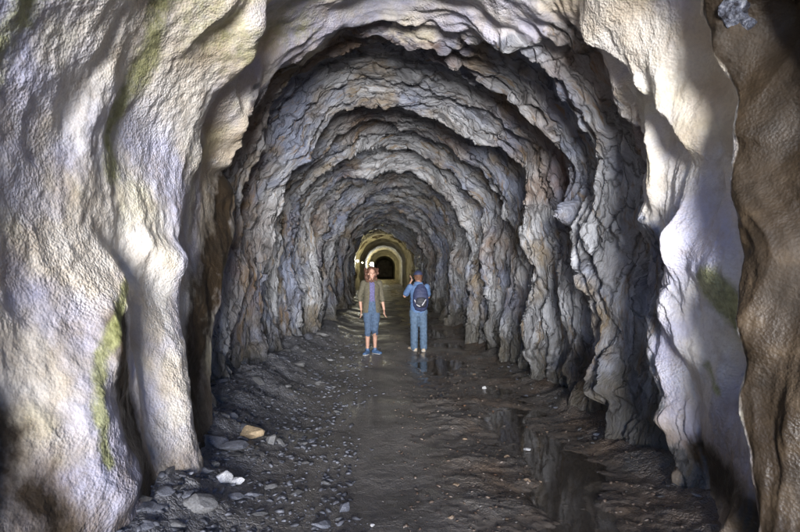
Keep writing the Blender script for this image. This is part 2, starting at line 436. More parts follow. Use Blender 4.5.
band(moss, [(60, 10), (38, 60), (32, 120), (22, 170)], 0.13, 0.75)
band(moss, [(20, 170), (12, 215), (22, 260)], 0.12, 0.65)
band(moss, [(205, 20), (250, 50), (300, 30)], 0.5, 0.55)
band(moss, [(270, 60), (330, 45), (410, 10)], 0.25, 0.35)
band(moss, [(708, 285), (722, 310), (736, 338)], 0.15, 1.2)
band(moss, [(694, 365), (705, 390)], 0.05, 0.8)
band(moss, [(712, 95), (716, 120)], 0.06, 0.7)
band(moss, [(620, 0), (650, 30)], 0.15, 0.35)
band(rust, [(345, 60), (420, 20), (440, 60)], 0.5, 0.6)
band(rust, [(560, 60), (620, 130)], 0.3, 0.7)
band(rust, [(500, 110), (545, 170), (560, 230)], 0.3, 0.7)
band(rust, [(250, 110), (290, 100), (262, 140)], 0.35, 0.7)
rust = np.maximum(rust, np.clip(fbm(S * 0.6, D * 0.5, 3, 131) * 0.8 - 0.05, 0, 0.7))
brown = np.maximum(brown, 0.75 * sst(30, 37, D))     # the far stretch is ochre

# --- positions; the mouth flares out into the cliff outside
flare = np.clip((-0.1 - D) / 0.5, 0, 1)
inw = disp * (1 - flare)
foot = sst(0.75, 0.0, np.minimum(S, LTOT - S) - 0.35)          # the wall spreads at its foot
inw = inw + 0.10 * foot * (0.6 + fbm(S, D * 1.2, 2, 141))
X = sx[None, :] + nx[None, :] * inw + bend
Z = sz[None, :] + nz[None, :] * inw
Y = D + (0.07 * fbm(S * 2.4, D * 3.0, 3, 151) + 0.30 * (disp - 0.15)) * rockm * 0.5 + 0.06 * fbm(S * 1.3, D * 1.3, 2, 157)
# cliff rows round the mouth
ext = []
K = 26
for k in range(1, K + 1):
    g = 0.12 * k + 0.018 * k ** 2.3
    Xe = sx - nx * g; Ze = sz - nz * g
    Ye = np.full(NC, rows[0], np.float32) - 0.25 * g ** 0.6 + 0.25 * fbm(scol * 0.8, np.full(NC, g * 0.8, np.float32), 4, 161) * min(1, g)
    Ze = np.where(sz < SPR, sz, Ze)
    ext.append((Xe, Ye, Ze))
ext = ext[::-1]
Xf = np.vstack([np.array([e[0] for e in ext]), X]); Yf = np.vstack([np.array([e[1] for e in ext]), Y]); Zf = np.vstack([np.array([e[2] for e in ext]), Z])
me = grid_mesh('tunnel_rock', Xf, Yf, Zf)
def padz(a, v): return np.vstack([np.full((K, NC), v, np.float32), a])
add_attr(me, 'zones', np.stack([padz(coatA, 0.3), padz(brown, 0.4), padz(moss, 0.2), padz(rust, 0.3)], -1))
rock_mat = rock_material()
tag(link_mesh('tunnel_rock', me, rock_mat), kind='structure')

# ------------------------------------------------------------------ far lining
lin_mat = plain('lining', (0.27, 0.25, 0.20), 0.95, 0.45, 1.6, 1.0, 0.05)
rr = [36.3]
while rr[-1] < 125: rr.append(rr[-1] + 0.12 + 0.002 * (rr[-1] - 36))
rr = np.array(rr, np.float32); NL = 360
sc2 = np.linspace(0, LTOT, NL).astype(np.float32); S2, D2 = np.meshgrid(sc2, rr)
lx, lz, lnx, lnz = section(sc2)
le = np.array([33, 38.5, 42.5, 49, 60, 71, 84, 100, 118, 140], np.float32); la = np.array([1, 1, .5, .8, .9, .6, .8, .7, .9, .5], np.float32)
dl = 0.20 + saw(D2 + 0.3 * fbm(S2 * 0.5, D2 * 0.3, 2, 171), le, 0.30 + 0.15 * la, 0.07, 9.0) + 0.05 * fbm(S2 * 1.2, D2 * 0.8, 4, 177)
dl = np.where(D2 < 36.45, -0.6, dl)
tag(link_mesh('tunnel_lining', grid_mesh('tunnel_lining', lx[None] + lnx[None] * dl - 0.3, D2, lz[None] + lnz[None] * dl), lin_mat), kind='structure')
bm = bmesh.new(); vs = [bm.verts.new((x, 124.5, z)) for x, z in ((-3, -1), (3.4, -1), (3.4, 5), (-3, 5))]; bm.faces.new(vs)
me = bpy.data.meshes.new('end_wall'); bm.to_mesh(me); bm.free()
tag(link_mesh('end_wall', me, lin_mat), kind='structure')

# ------------------------------------------------------------------ floor
def floor_z(x, y):
    x = np.asarray(x, np.float32); y = np.asarray(y, np.float32)
    e = 0.15 * fbm(x * 0.1 + 4, y * 0.8, 3, 201)
    fd = sst(16, 9, y)
    z = 0.035 * fbm(x * 0.9, y * 0.6, 2, 203) + fd * (0.014 * fbm(x * 4, y * 4, 3, 207) + 0.006 * fbm(x * 14, y * 14, 3, 211))
    left = sst(-0.75 + e, -1.75 + e, x) * (1 - 0.45 * sst(9, 16, y))
    z = z + left * (0.30 + 0.10 * fbm(x * 2, y * 2, 3, 215)) 
    z = z + left * 0.03 * np.abs(fbm(x * 7, y * 10, 3, 217))
    ditch = np.exp(-((x - (1.30 + 0.25 * fbm(y * 0.5, y * 0, 2, 219)) + 0.02 * (y - 5)) / 0.75) ** 2)
    z = z - 0.050 * ditch * sst(2.2, 3.2, y) * (1 - 0.5 * sst(16, 22, y)) + 0.055 * np.exp(-((x - 1.2) / 1.0) ** 2) * (fbm(x * 0.9 + 3, y * 0.7, 3, 233) - 0.1)
    right = sst(1.85 - e, 2.3 - e, x)
    z = z + right * (0.13 + 0.05 * fbm(x * 3, y * 3, 3, 223))
    calm = sst(1.15, 0.35, np.abs(x + 0.05 + 0.3 * fbm(x * 0.8, y * 0.8, 2, 243)))
    z = z - calm * fd * 0.7 * (0.014 * fbm(x * 4, y * 4, 3, 207) + 0.006 * fbm(x * 14, y * 14, 3, 211))     # the trodden path
    # broken, muddy ground in the right half near the mouth
    br = sst(0.1, 0.6, x) * sst(10.5, 8.5, y)
    z = z + br * 0.016 * (fbm(x * 5, y * 5, 3, 227))
    return z
fx = np.concatenate([np.linspace(-2.9, 3.3, 620)]).astype(np.float32)
fy = [-0.9]
while fy[-1] < 124.9:
    d = fy[-1]; fy.append(d + (0.05 if d < 2.5 else min(max(0.8 * d * d / 1100, 0.012), 0.4)))
fy = np.array(fy, np.float32)
FX, FY = np.meshgrid(fx, fy)
FZ = floor_z(FX, FY)

def floor_material():
    s = NT('tunnel_floor')
    sep = s.n('ShaderNodeSeparateXYZ'); s.l(s.co, sep.inputs[0])
    n1 = s.noise(1.6, 6, 0.6); n2 = s.noise(14, 5, 0.65); 
    col = s.ramp(n1, [(0.30, (0.07, 0.064, 0.058)), (0.5, (0.13, 0.12, 0.11)), (0.7, (0.20, 0.185, 0.17))])
    col = s.mix(s.ramp(n2, [(0.45, 0.0), (0.75, 0.6)]), col, (0.20, 0.195, 0.195))
    # slaty blue grey rubble on the left, rusty mud on the right
    lm = s.n('ShaderNodeMapRange'); lm.inputs[1].default_value = -0.6; lm.inputs[2].default_value = -1.5; s.l(sep.outputs[0], lm.inputs[0])
    col = s.mix(s.math('MULTIPLY', lm.outputs[0], 0.7), col, s.ramp(n2, [(0.3, (0.08, 0.084, 0.10)), (0.7, (0.26, 0.27, 0.31))]))
    rm = s.n('ShaderNodeMapRange'); rm.inputs[1].default_value = 0.1; rm.inputs[2].default_value = 0.9; s.l(sep.outputs[0], rm.inputs[0])
    rf = s.math('MULTIPLY', rm.outputs[0], s.ramp(s.noise(1.3, 5, 0.6), [(0.42, 0.0), (0.62, 0.75)]))
    col = s.mix(rf, col, (0.15, 0.10, 0.065))
    wet, path, _, _ = s.attr('zones')
    col = s.mix(s.math('MULTIPLY', path, 0.55), col, s.ramp(s.noise(3, 6, 0.6), [(0.3, (0.12, 0.108, 0.095)), (0.7, (0.20, 0.185, 0.168))]))
    col = s.mix(s.math('MULTIPLY', wet, 0.6), col, (0.05, 0.04, 0.032))
    h = s.math('ADD', s.math('MULTIPLY', s.noise(22, 6, 0.65), 1.0), s.math('MULTIPLY', s.noise(6, 4, 0.6), 1.2))
    vc = s.ramp(s.vor(34, 'DISTANCE_TO_EDGE'), [(0.0, 0.0), (0.2, 1.0)])
    h = s.math('ADD', h, s.math('MULTIPLY', vc, 0.25))
    flat_ = s.math('SUBTRACT', 0.9, s.math('ADD', s.math('MULTIPLY', wet, 0.6), s.math('MULTIPLY', path, 0.45)), True)
    nrm = s.bump(h, flat_, 0.03)
    wetn = s.ramp(s.noise(0.9, 4, 0.6), [(0.38, 0.33), (0.62, 0.75)])
    return s.out(col, s.mix(wet, wetn, 0.09), nrm, 0.5)
floor_mat = floor_material()
fme = grid_mesh('tunnel_floor', FX, FY, FZ, True)
wet = sst(0.005, -0.045, FZ) * sst(0.2, 0.6, FX)
path = sst(1.25, 0.35, np.abs(FX + 0.05 + 0.35 * fbm(FX * 0.8, FY * 0.8, 3, 241)))
add_attr(fme, 'zones', np.stack([wet, path, wet * 0, wet * 0 + 1], -1))
tag(link_mesh('tunnel_floor', fme, floor_mat), kind='structure')
# ground outside the mouth
gx = np.linspace(-60, 60, 160).astype(np.float32); gy = np.linspace(-120, -0.88, 160).astype(np.float32)
GXX, GYY = np.meshgrid(gx, gy)
GZZ = -0.06 + 0.25 * fbm(GXX * 0.1, GYY * 0.1, 3, 301) * sst(-2, -8, GYY) - 0.42 * np.clip(-3 - GYY, 0, 200)   # unseen slope, dropped away so low sunlight reaches the tunnel ceiling
tag(link_mesh('ground', grid_mesh('ground', GXX, GYY, GZZ, True), plain('ground_outside', (0.12, 0.10, 0.07), 0.9, 0.4, 2, 0.5, 0.03)), kind='structure')

# standing water: the sheet shows where the floor dips below it
def water_material():
    s = NT('water'); s.b.inputs['Transmission Weight'].default_value = 0.75; s.b.inputs['IOR'].default_value = 1.33
    return s.out((0.22, 0.19, 0.155), 0.03, s.bump(s.noise(5, 3), 0.05, 0.01))
wat = water_material()
def puddle(x0, x1, y0, y1, z):
    xs = np.linspace(x0, x1, 40).astype(np.float32); ys = np.geomspace(y0, y1, 160).astype(np.float32)
    a, b = np.meshgrid(xs, ys)
    inside = floor_z(a, b) < z + 0.006
    me = bpy.data.meshes.new('puddle'); bm = bmesh.new(); vd = {}
    def v(i, j):
        if (i, j) not in vd: vd[(i, j)] = bm.verts.new((a[i, j], b[i, j], z))
        return vd[(i, j)]
    for i in range(159):
        for j in range(39):
            if inside[i:i + 2, j:j + 2].any(): bm.faces.new((v(i, j), v(i, j + 1), v(i + 1, j + 1), v(i + 1, j)))
    bm.to_mesh(me); bm.free()
    return tag(link_mesh('puddle', me, wat), kind='structure')
puddle(0.2, 2.2, 2.6, 18, -0.062)

# ------------------------------------------------------------------ loose stones
def stone_mesh(seed, flat=0.5, sub=3):
    r = random.Random(seed)
    bm = bmesh.new(); bmesh.ops.create_icosphere(bm, subdivisions=sub, radius=1)
    ax = (1, r.uniform(0.55, 0.9), flat * r.uniform(0.7, 1.2))
    planes = []
    for k in range(14):
        v = Vector((r.gauss(0, 1), r.gauss(0, 1), r.gauss(0, 1))).normalized(); planes.append((v, r.uniform(0.42, 0.8)))
    for v in bm.verts:
        p = v.co.copy()
        for n, dd in planes:
            t = p.dot(n)
            if t > dd: p -= n * (t - dd)
        n3 = float(pn(p.x * 2.5 + seed, p.y * 2.5 + p.z * 1.7)) * 0.05
        p *= 1 + n3
        v.co = Vector((p.x * ax[0], p.y * ax[1], p.z * ax[2]))
    me = bpy.data.meshes.new('stone'); bm.to_mesh(me); bm.free()
    return me
def stone_mat(name, c, rough=0.6): return plain(name, c, rough, 0.45, 9, 0.6, 0.01)
slate = [stone_mat('slate_stone', (0.16, 0.168, 0.20)), stone_mat('grey_stone', (0.17, 0.17, 0.175)), stone_mat('dark_stone', (0.09, 0.088, 0.09))]
rusty = [stone_mat('rust_stone', (0.17, 0.09, 0.05)), stone_mat('tan_stone', (0.26, 0.19, 0.13)), stone_mat('wet_stone', (0.06, 0.05, 0.045), 0.3)]
pale = stone_mat('pale_stone', (0.62, 0.62, 0.64)); beige = stone_mat('beige_stone', (0.42, 0.32, 0.20))
SM = {}
def stone_proto(mats, base, flat):
    out = []
    for k in range(8):
        me = stone_mesh(base + k, flat); me.materials.append(mats[k % len(mats)]); out.append(me)
    return out
left_protos = stone_proto(slate, 100, 0.34); mid_protos = stone_proto(rusty, 200, 0.5)
def put_stone(me, x, y, s, label, group=None, rot=None, sink=0.05, rnd=random, sc=(1, 1, 1), dz=0):
    o = bpy.data.objects.new('stone', me); COL.objects.link(o)
    z = float(floor_z(np.array([x]), np.array([y]))[0])
    o.location = (x, y, z + s * sink + dz); o.scale = (s * sc[0], s * sc[1], s * sc[2])
    o.rotation_euler = rot or (rnd.uniform(-.35, .35), rnd.uniform(-.35, .35), rnd.uniform(0, 6.28))
    return tag(o, label, 'stone', group)
def floor_at(px, py, z=0.0):
    y = (EYE - z) * F / (py - 270); return (px - 385) / F * y, y
r1 = random.Random(11)
n = 0
while n < 195:
    y = 2.9 + 8.5 * r1.random() ** 1.8; x = -2.0 + 1.5 * r1.random() ** 1.7
    if y < 4.2: x += 0.28
    s = r1.uniform(0.035, 0.09) * (1.6 if x < -1.2 and r1.random() < 0.35 else 1)
    put_stone(left_protos[r1.randrange(8)], x, y, s, 'flat slaty grey stone in the rubble bank below the left wall', 'slaty stones in the rubble bank', rnd=r1, dz=0.0)
    n += 1
for k in range(55):
    y = 3.0 + 7.0 * r1.random() ** 1.4; x = 0.25 + 1.5 * r1.random()
    put_stone(mid_protos[r1.randrange(8)], x, y, r1.uniform(0.018, 0.042), 'small rusty stone lying in the wet mud on the right side of the floor', 'rusty stones in the wet mud', rnd=r1)
for k in range(36):
    y = 3.2 + 6 * r1.random(); x = 1.85 + 0.3 * r1.random()
    put_stone(left_protos[r1.randrange(8)], x, y, r1.uniform(0.025, 0.06), 'dark grey stone along the foot of the right wall', 'dark stones along the right wall', rnd=r1)
def one(px, py, s, mat, label, seed, z=0.1, flat=0.5, sc=(1, 1, 1), rz=0.2):
    x, y = floor_at(px, py, z); me = stone_mesh(seed, flat); me.materials.append(mat)
    put_stone(me, x, y, s, label, rot=(0.1, 0.1, rz), sink=0.4, sc=sc)
one(250, 424, 0.13, beige, 'large beige stone topping the rubble bank on the left', 301, 0.25, 0.5, rz=0.1)
one(272, 428, 0.075, slate[1], 'grey pointed stone just right of the large beige stone', 302, 0.2, 0.9)
one(223, 467, 0.075, pale, 'white quartz stone near the foot of the left wall, left one of a pair', 303, 0.22, 0.7)
one(238, 463, 0.08, pale, 'flat white quartz stone on the rubble, right one of a pair', 304, 0.22, 0.4)
one(200, 490, 0.12, slate[1], 'rounded dull grey boulder in the rubble below the left wall', 305, 0.25, 0.6)
one(237, 432, 0.15, slate[0], 'biggest dark slate slab leaning at the left wall foot', 306, 0.3, 0.35)
one(372, 527, 0.022, pale, 'small white pebble on the bare track near the bottom of the view', 307, 0)
one(484, 385, 0.045, pale, 'white pebble on the wet track right of the people', 308, 0)
one(527, 444, 0.05, pale, 'bright white stone lying beside the long puddle', 309, 0, 0.4)
one(322, 338, 0.16, slate[1], 'pale grey block fallen at the far left wall foot', 310, 0.15, 0.6)
one(300, 365, 0.12, slate[1], 'flat grey block at the left wall before the fallen pale block', 311, 0.2, 0.4)

_s0, _d0 = W(694, 34)
_x, _z, _a, _b = section(np.array([_s0]))
_q = NT('quartz_block'); quartz_mat = _q.out(_q.ramp(_q.noise(5, 6, 0.7), [(0.40, (0.03, 0.03, 0.04)), (0.52, (0.16, 0.18, 0.24)), (0.66, (0.55, 0.58, 0.66))]), 0.35, _q.bump(_q.noise(9, 6, 0.7), 0.8, 0.03))
qm = stone_mesh(320, 0.6, 4); qm.materials.append(quartz_mat)
for v in qm.vertices:
    n_ = float(pn(v.co.x * 6 + 3, v.co.y * 6 + v.co.z * 5)); v.co *= 1 + 0.14 * n_ + 0.30 * float(pn(v.co.x * 2.2, v.co.y * 2.2 + 7 + v.co.z))
qo = bpy.data.objects.new('stone', qm); COL.objects.link(qo)
qo.location = (float(_x[0] + _a[0] * 0.0), _d0 - 0.1, float(_z[0] + _b[0] * 0.0)); qo.scale = (0.20, 0.20, 0.27); qo.rotation_euler = (0.3, 0.6, 0.4)
tag(qo, 'jagged blue white quartz block sticking out of the brown wall at the top right', 'stone')
def gravel(name, count, fn, mat, protos, label, seed):
    r = np.random.RandomState(seed)
    bmv = []; bmf = []
    base = []
    for k in range(4):
        bm = bmesh.new(); bmesh.ops.create_icosphere(bm, subdivisions=1, radius=1)
        co = np.array([v.co[:] for v in bm.verts]); co *= (1 + 0.7 * (r.rand(len(co), 1) - 0.5)); co *= np.array([1, 0.6, 0.34])
        fa = np.array([[v.index for v in f.verts] for f in bm.faces]); base.append((co, fa)); bm.free()
    xs, ys, ss = fn(r, count)
    zs = floor_z(xs, ys)
    off = 0
    for i in range(count):
        co, fa = base[i % 4]; a = r.rand() * 6.28; c, s_ = math.cos(a), math.sin(a)
        q = co * ss[i]; t = (r.rand() - .5) * 0.8
        p = np.stack([q[:, 0] * c - q[:, 1] * s_, q[:, 0] * s_ + q[:, 1] * c, q[:, 2] + t * q[:, 0]], -1)
        p += np.array([xs[i], ys[i], zs[i] + 0.12 * ss[i]]); bmv.append(p); bmf.append(fa + off); off += len(co)
    v = np.concatenate(bmv).astype(np.float32); f = np.concatenate(bmf).astype(np.int32)
    me = bpy.data.meshes.new(name); me.vertices.add(len(v)); me.vertices.foreach_set('co', v.ravel())
    me.loops.add(f.size); me.loops.foreach_set('vertex_index', f.ravel())
    me.polygons.add(len(f)); me.polygons.foreach_set('loop_start', np.arange(len(f), dtype=np.int32) * 3); me.update(calc_edges=True)
    return tag(link_mesh(name, me, mat, smooth=False), label, 'gravel', kind='stuff')
def gl(r, n):
    y = 2.6 + 11 * r.rand(n) ** 2.0; x = -2.1 + 1.9 * r.rand(n) ** 1.5
    x = x + 0.3 * fbm(y * 0.8, y * 0 + 5, 2, 251) * (x > -1.4)
    return x.astype(np.float32), y.astype(np.float32), 0.006 + 0.034 * r.rand(n) ** 3
def gr(r, n):
    y = 2.6 + 12 * r.rand(n) ** 1.8; x = 0.1 + 2.1 * r.rand(n)
    return x.astype(np.float32), y.astype(np.float32), 0.005 + 0.020 * r.rand(n) ** 2.5
def gm(r, n):
    y = 2.6 + 14 * r.rand(n) ** 1.6; x = -1.2 + 3.2 * r.rand(n)
    return x.astype(np.float32), y.astype(np.float32), 0.003 + 0.010 * r.rand(n) ** 3
def gravel_mat(name, a, b, c):
    s = NT(name); return s.out(s.ramp(s.noise(17, 2), [(0.38, a), (0.5, b), (0.64, c)]), 0.6)
gravel('gravel', 7500, gl, gravel_mat('slate_chips', (0.04, 0.041, 0.05), (0.09, 0.093, 0.11), (0.18, 0.187, 0.215)), None, 'slaty chips covering the rubble bank below the left wall', 1)
gravel('gravel', 2600, gr, gravel_mat('rusty_chips', (0.035, 0.028, 0.024), (0.09, 0.06, 0.042), (0.20, 0.165, 0.14)), None, 'rusty and grey chips scattered in the mud on the right', 2)
gravel('gravel', 1800, gm, gravel_mat('fine_chips', (0.03, 0.03, 0.03), (0.07, 0.065, 0.06), (0.20, 0.19, 0.18)), None, 'fine dark grit over the trodden track', 3)

# ------------------------------------------------------------------ lamps far down the tunnel
lamp_metal = plain('lamp_metal', (0.05, 0.05, 0.05), 0.5)
def glow(name, c, st):
    s = NT(name); s.b.inputs['Emission Color'].default_value = (*c, 1); s.b.inputs['Emission Strength'].default_value = st
    return s.out((0.8, 0.8, 0.8), 0.3)
cold = glow('lamp_cold', (0.85, 0.92, 1.0), 30.0); warm = glow('added_warm_lamp', (1.0, 0.85, 0.5), 12.0)
def lathe(bm, prof, n=20, axis='Z', org=(0, 0, 0)):
    rings = []
    for r_, h in prof:
        ring = []
        for k in range(n):
            a = 2 * PI * k / n; p = (r_ * math.cos(a), r_ * math.sin(a), h)
            if axis == 'Y': p = (p[0], -p[2], p[1])
            ring.append(bm.verts.new((p[0] + org[0], p[1] + org[1], p[2] + org[2])))
        rings.append(ring)
    for a, b in zip(rings[:-1], rings[1:]):
        for k in range(n): bm.faces.new((a[k], a[(k + 1) % n], b[(k + 1) % n], b[k]))
    bm.faces.new(rings[0][::-1]); bm.faces.new(rings[-1])
def bm_obj(name, bm, mat, parent, smooth=True):
    bmesh.ops.recalc_face_normals(bm, faces=bm.faces[:])
    me = bpy.data.meshes.new(name); bm.to_mesh(me); bm.free(); return link_mesh(name, me, mat, parent, smooth)
def wall_lamp(y, x, z, r_, mat, power, color, label, lx=0.35):
    t = thing('tunnel_lamp', label, 'lamp', (x, y, z))
    t['group'] = 'lamps along the wall far down the tunnel'
    bm = bmesh.new(); lathe(bm, [(r_ * 1.15, -0.09), (r_ * 1.2, 0.0), (r_ * 1.12, 0.03), (r_ * 1.0, 0.03)], 20, 'Y'); bm_obj('housing', bm, lamp_metal, t)
    bm = bmesh.new(); lathe(bm, [(r_ * 0.98, 0.031), (r_ * 0.9, 0.06), (r_ * 0.6, 0.09), (r_ * 0.2, 0.105)], 20, 'Y'); bm_obj('lens', bm, mat, t)
    bm = bmesh.new(); lathe(bm, [(0.025, -0.5), (0.025, 0)], 8, 'Z', (0, 0.05, 0)); 
    for v in bm.verts: v.co = Vector((v.co.z, v.co.y, v.co.x))
    bm_obj('bracket', bm, lamp_metal, t)
    ld = bpy.data.lights.new('lamp_light', 'POINT'); ld.energy = power; ld.color = color; ld.shadow_soft_size = 0.1
    lo = bpy.data.objects.new('lamp_light', ld); COL.objects.link(lo); lo.parent = t; lo.location = (lx, 0.5, 0.35)
def at_px(px, up, y): return (px - 385) / F * y, EYE + up / F * y
YL = (1.0, 0.88, 0.46)
wall_lamp(36.6, *at_px(357.6, 9, 36.6), 0.075, cold, 8, YL, 'small bright lamp at the left rim of the yellow lit arch', 1.0)
wall_lamp(58.0, *at_px(371.8, 5.8, 58), 0.20, cold, 14, (1.0, 0.90, 0.55), 'biggest white lamp just above the head of the woman', 0.6)
wall_lamp(43.6, -1.84, 2.2, 0.05, warm, 5, YL, 'added unseen lamp behind the first rib of the lit lining', 0.5)  # hidden lamp added to light the ribs past the first arch
wall_lamp(72.6, -1.84, 2.2, 0.05, warm, 30, YL, 'added unseen lamp behind the rib beyond the biggest lamp', 0.5)  # added out of sight to brighten the rings farther back
wall_lamp(85.6, -1.84, 2.2, 0.05, warm, 40, YL, 'added unseen lamp behind the farthest rib of the lining', 0.5)  # another hidden source, added so the far end is not black
# ------------------------------------------------------------------ people
def frame_for(t, up):
    t = t.normalized(); s_ = up.cross(t)
    if s_.length < 1e-4: s_ = Vector((1, 0, 0)).cross(t)
    s_.normalize(); return s_, t.cross(s_).normalized()
def limb(bm, pts, n=14, up=Vector((0, 1, 0)), caps=True):
    """pts: (x, y, z, r_side, r_other); closed tapering tube with rounded ends"""
    P = [Vector(p[:3]) for p in pts]; A = [p[3] for p in pts]; B = [p[4] if len(p) > 4 else p[3] for p in pts]
    rings = []
    def ring(c, s_, o, a, b): 
        return [bm.verts.new(c + s_ * (a * math.cos(2 * PI * k / n)) + o * (b * math.sin(2 * PI * k / n))) for k in range(n)]
    seq = []
    for i, p in enumerate(P):
        t = (P[min(i + 1, len(P) - 1)] - P[max(i - 1, 0)]); s_, o = frame_for(t, up); seq.append((p, s_, o, A[i], B[i], t.normalized()))
    if caps:
        p, s_, o, a, b, t = seq[0]; r_ = min(a, b)
        for f in (0.95, 0.6): rings.append(ring(p - t * r_ * f * 0.95, s_, o, a * math.sqrt(1 - f * f), b * math.sqrt(1 - f * f)))
    for p, s_, o, a, b, t in seq: rings.append(ring(p, s_, o, a, b))
    if caps:
        p, s_, o, a, b, t = seq[-1]; r_ = min(a, b)
        for f in (0.6, 0.95): rings.append(ring(p + t * r_ * f * 0.95, s_, o, a * math.sqrt(1 - f * f), b * math.sqrt(1 - f * f)))
    for a, b in zip(rings[:-1], rings[1:]):
        for k in range(n): bm.faces.new((a[k], a[(k + 1) % n], b[(k + 1) % n], b[k]))
    bm.faces.new(rings[0][::-1]); bm.faces.new(rings[-1])
def ball(bm, c, r_, sub=3):
    g = bmesh.ops.create_icosphere(bm, subdivisions=sub, radius=1)
    for v in g['verts']: v.co = Vector((v.co.x * r_[0] + c[0], v.co.y * r_[1] + c[1], v.co.z * r_[2] + c[2]))
def fuse(name, bm, mat, parent, vox=0.008, smooth=4, fold=0.0, seed=0):
    """melts the overlapping limbs into one continuous skin"""
    bmesh.ops.recalc_face_normals(bm, faces=bm.faces[:])
    me = bpy.data.meshes.new(name); bm.to_mesh(me); bm.free()
    o = bpy.data.objects.new(name, me); COL.objects.link(o)
    m = o.modifiers.new('r', 'REMESH'); m.mode = 'VOXEL'; m.voxel_size = vox
    if smooth:
        m2 = o.modifiers.new('s', 'SMOOTH'); m2.iterations = smooth; m2.factor = 0.5
    dg = bpy.context.evaluated_depsgraph_get(); dg.update()
    new = bpy.data.meshes.new_from_object(o.evaluated_get(dg)); o.modifiers.clear(); o.data = new; bpy.data.meshes.remove(me)
    if fold:
        k = len(new.vertices); co = np.empty(k * 3, np.float32); new.vertices.foreach_get('co', co); co = co.reshape(-1, 3)
        nn = np.empty(k * 3, np.float32); new.vertices.foreach_get('normal', nn); nn = nn.reshape(-1, 3)
        w = ridged(co[:, 0] * 9 + co[:, 1] * 7, co[:, 2] * 14 + seed, 2, seed) - 0.5
        co = co + nn * (fold * w)[:, None]; new.vertices.foreach_set('co', co.astype(np.float32).ravel()); new.update()
    new.name = name; new.materials.clear(); new.materials.append(mat)
    new.polygons.foreach_set('use_smooth', [True] * len(new.polygons)); o.parent = parent
    return o
V = Vector
def hand(bm, w, d, out, r_=0.0085, curl=0.5):
    """w wrist, d direction of the palm, out side the thumb leaves from"""
    w = V(w); d = V(d).normalized(); out = V(out); out = (out - d * out.dot(d)).normalized(); nrm = d.cross(out)
    pc = w + d * 0.045
    limb(bm, [(*w, 0.024, 0.019), (*(w + d * 0.03), 0.036, 0.015), (*(w + d * 0.085), 0.038, 0.013)], 12, nrm.cross(d).cross(d) if False else nrm)
    for k, (o_, L) in enumerate(((0.028, 0.070), (0.010, 0.078), (-0.010, 0.073), (-0.028, 0.058))):
        b = w + d * 0.088 + out * o_; c1 = b + d * L * 0.45 + nrm * (L * 0.12 * curl); c2 = c1 + d * L * 0.33 + nrm * (L * 0.30 * curl); c3 = c2 + d * L * 0.15 + nrm * (L * 0.28 * curl)
        limb(bm, [(*b, r_), (*c1, r_ * 0.95), (*c2, r_ * 0.85), (*c3, r_ * 0.75)], 8)
    b = w + d * 0.03 + out * 0.028; c1 = b + d * 0.03 + out * 0.022 + nrm * 0.006; c2 = c1 + d * 0.03 + out * 0.006 + nrm * 0.008
    limb(bm, [(*b, 0.013), (*c1, 0.0105), (*c2, 0.0085)], 8)

skin = plain('skin', (0.36, 0.21, 0.155), 0.55, 0.08, 20, 0.05)
denim = plain('denim', (0.045, 0.075, 0.13), 0.85, 0.30, 30, 0.4, 0.004)
denim_l = plain('light_denim', (0.065, 0.105, 0.165), 0.85, 0.30, 24, 0.4, 0.004)
olive = plain('olive_cloth', (0.075, 0.068, 0.047), 0.85, 0.25, 35, 0.4, 0.004)
purple = plain('purple_cloth', (0.08, 0.075, 0.17), 0.8, 0.5, 60, 0.2)
navy = plain('navy_cloth', (0.02, 0.027, 0.07), 0.7, 0.3, 60, 0.3)
sky_blue = plain('sky_blue_cloth', (0.065, 0.12, 0.24), 0.8, 0.15, 30, 0.3, 0.003)
hairm = plain('auburn_hair', (0.085, 0.038, 0.024), 0.5, 0.6, 90, 0.9, 0.006)
hair_d = plain('brown_hair', (0.10, 0.045, 0.025), 0.55, 0.5, 90, 0.9, 0.006)
shoe_b = plain('blue_shoe', (0.05, 0.10, 0.20), 0.6, 0.3, 60); shoe_t = plain('tan_shoe', (0.42, 0.34, 0.25), 0.7, 0.3, 60)
sole_m = plain('shoe_sole', (0.55, 0.52, 0.48), 0.7, 0.2, 50); black = plain('black_plastic', (0.015, 0.015, 0.016), 0.4, 0.2, 60)
greyst = plain('grey_strip', (0.38, 0.38, 0.42), 0.5, 0.1, 60); eye_m = plain('eye', (0.03, 0.02, 0.015), 0.2, 0.1); lip = plain('lips', (0.42, 0.13, 0.12), 0.4, 0.1)

def head(bm, c, fx, tilt=0):
    """c centre of the head, fx unit vector the face looks along (horizontal)"""
    c = V(c); f = V(fx).normalized(); sd = f.cross(V((0, 0, 1)))
    M = Matrix((sd, f, V((0, 0, 1)))).transposed()
    def q(x, y, z): return c + M @ V((x, y, z))
    def b(x, y, z, rx, ry, rz):
        g = bmesh.ops.create_icosphere(bm, subdivisions=3, radius=1)
        for v in g['verts']: v.co = c + M @ V((v.co.x * rx + x, v.co.y * ry + y, v.co.z * rz + z))
    b(0, -0.01, 0.025, 0.073, 0.092, 0.085); b(0, 0.022, -0.035, 0.055, 0.060, 0.070); b(0, 0.055, -0.085, 0.026, 0.024, 0.022)
    b(0.03, 0.052, -0.03, 0.024, 0.024, 0.028); b(-0.03, 0.052, -0.03, 0.024, 0.024, 0.028)
    b(0, 0.072, 0.022, 0.045, 0.016, 0.012)
    limb(bm, [(*q(0, 0.08, 0.01), 0.008), (*q(0, 0.098, -0.022), 0.012)], 8)
    for s_ in (-1, 1): b(0.074 * s_, -0.005, -0.012, 0.010, 0.018, 0.030)
    return q

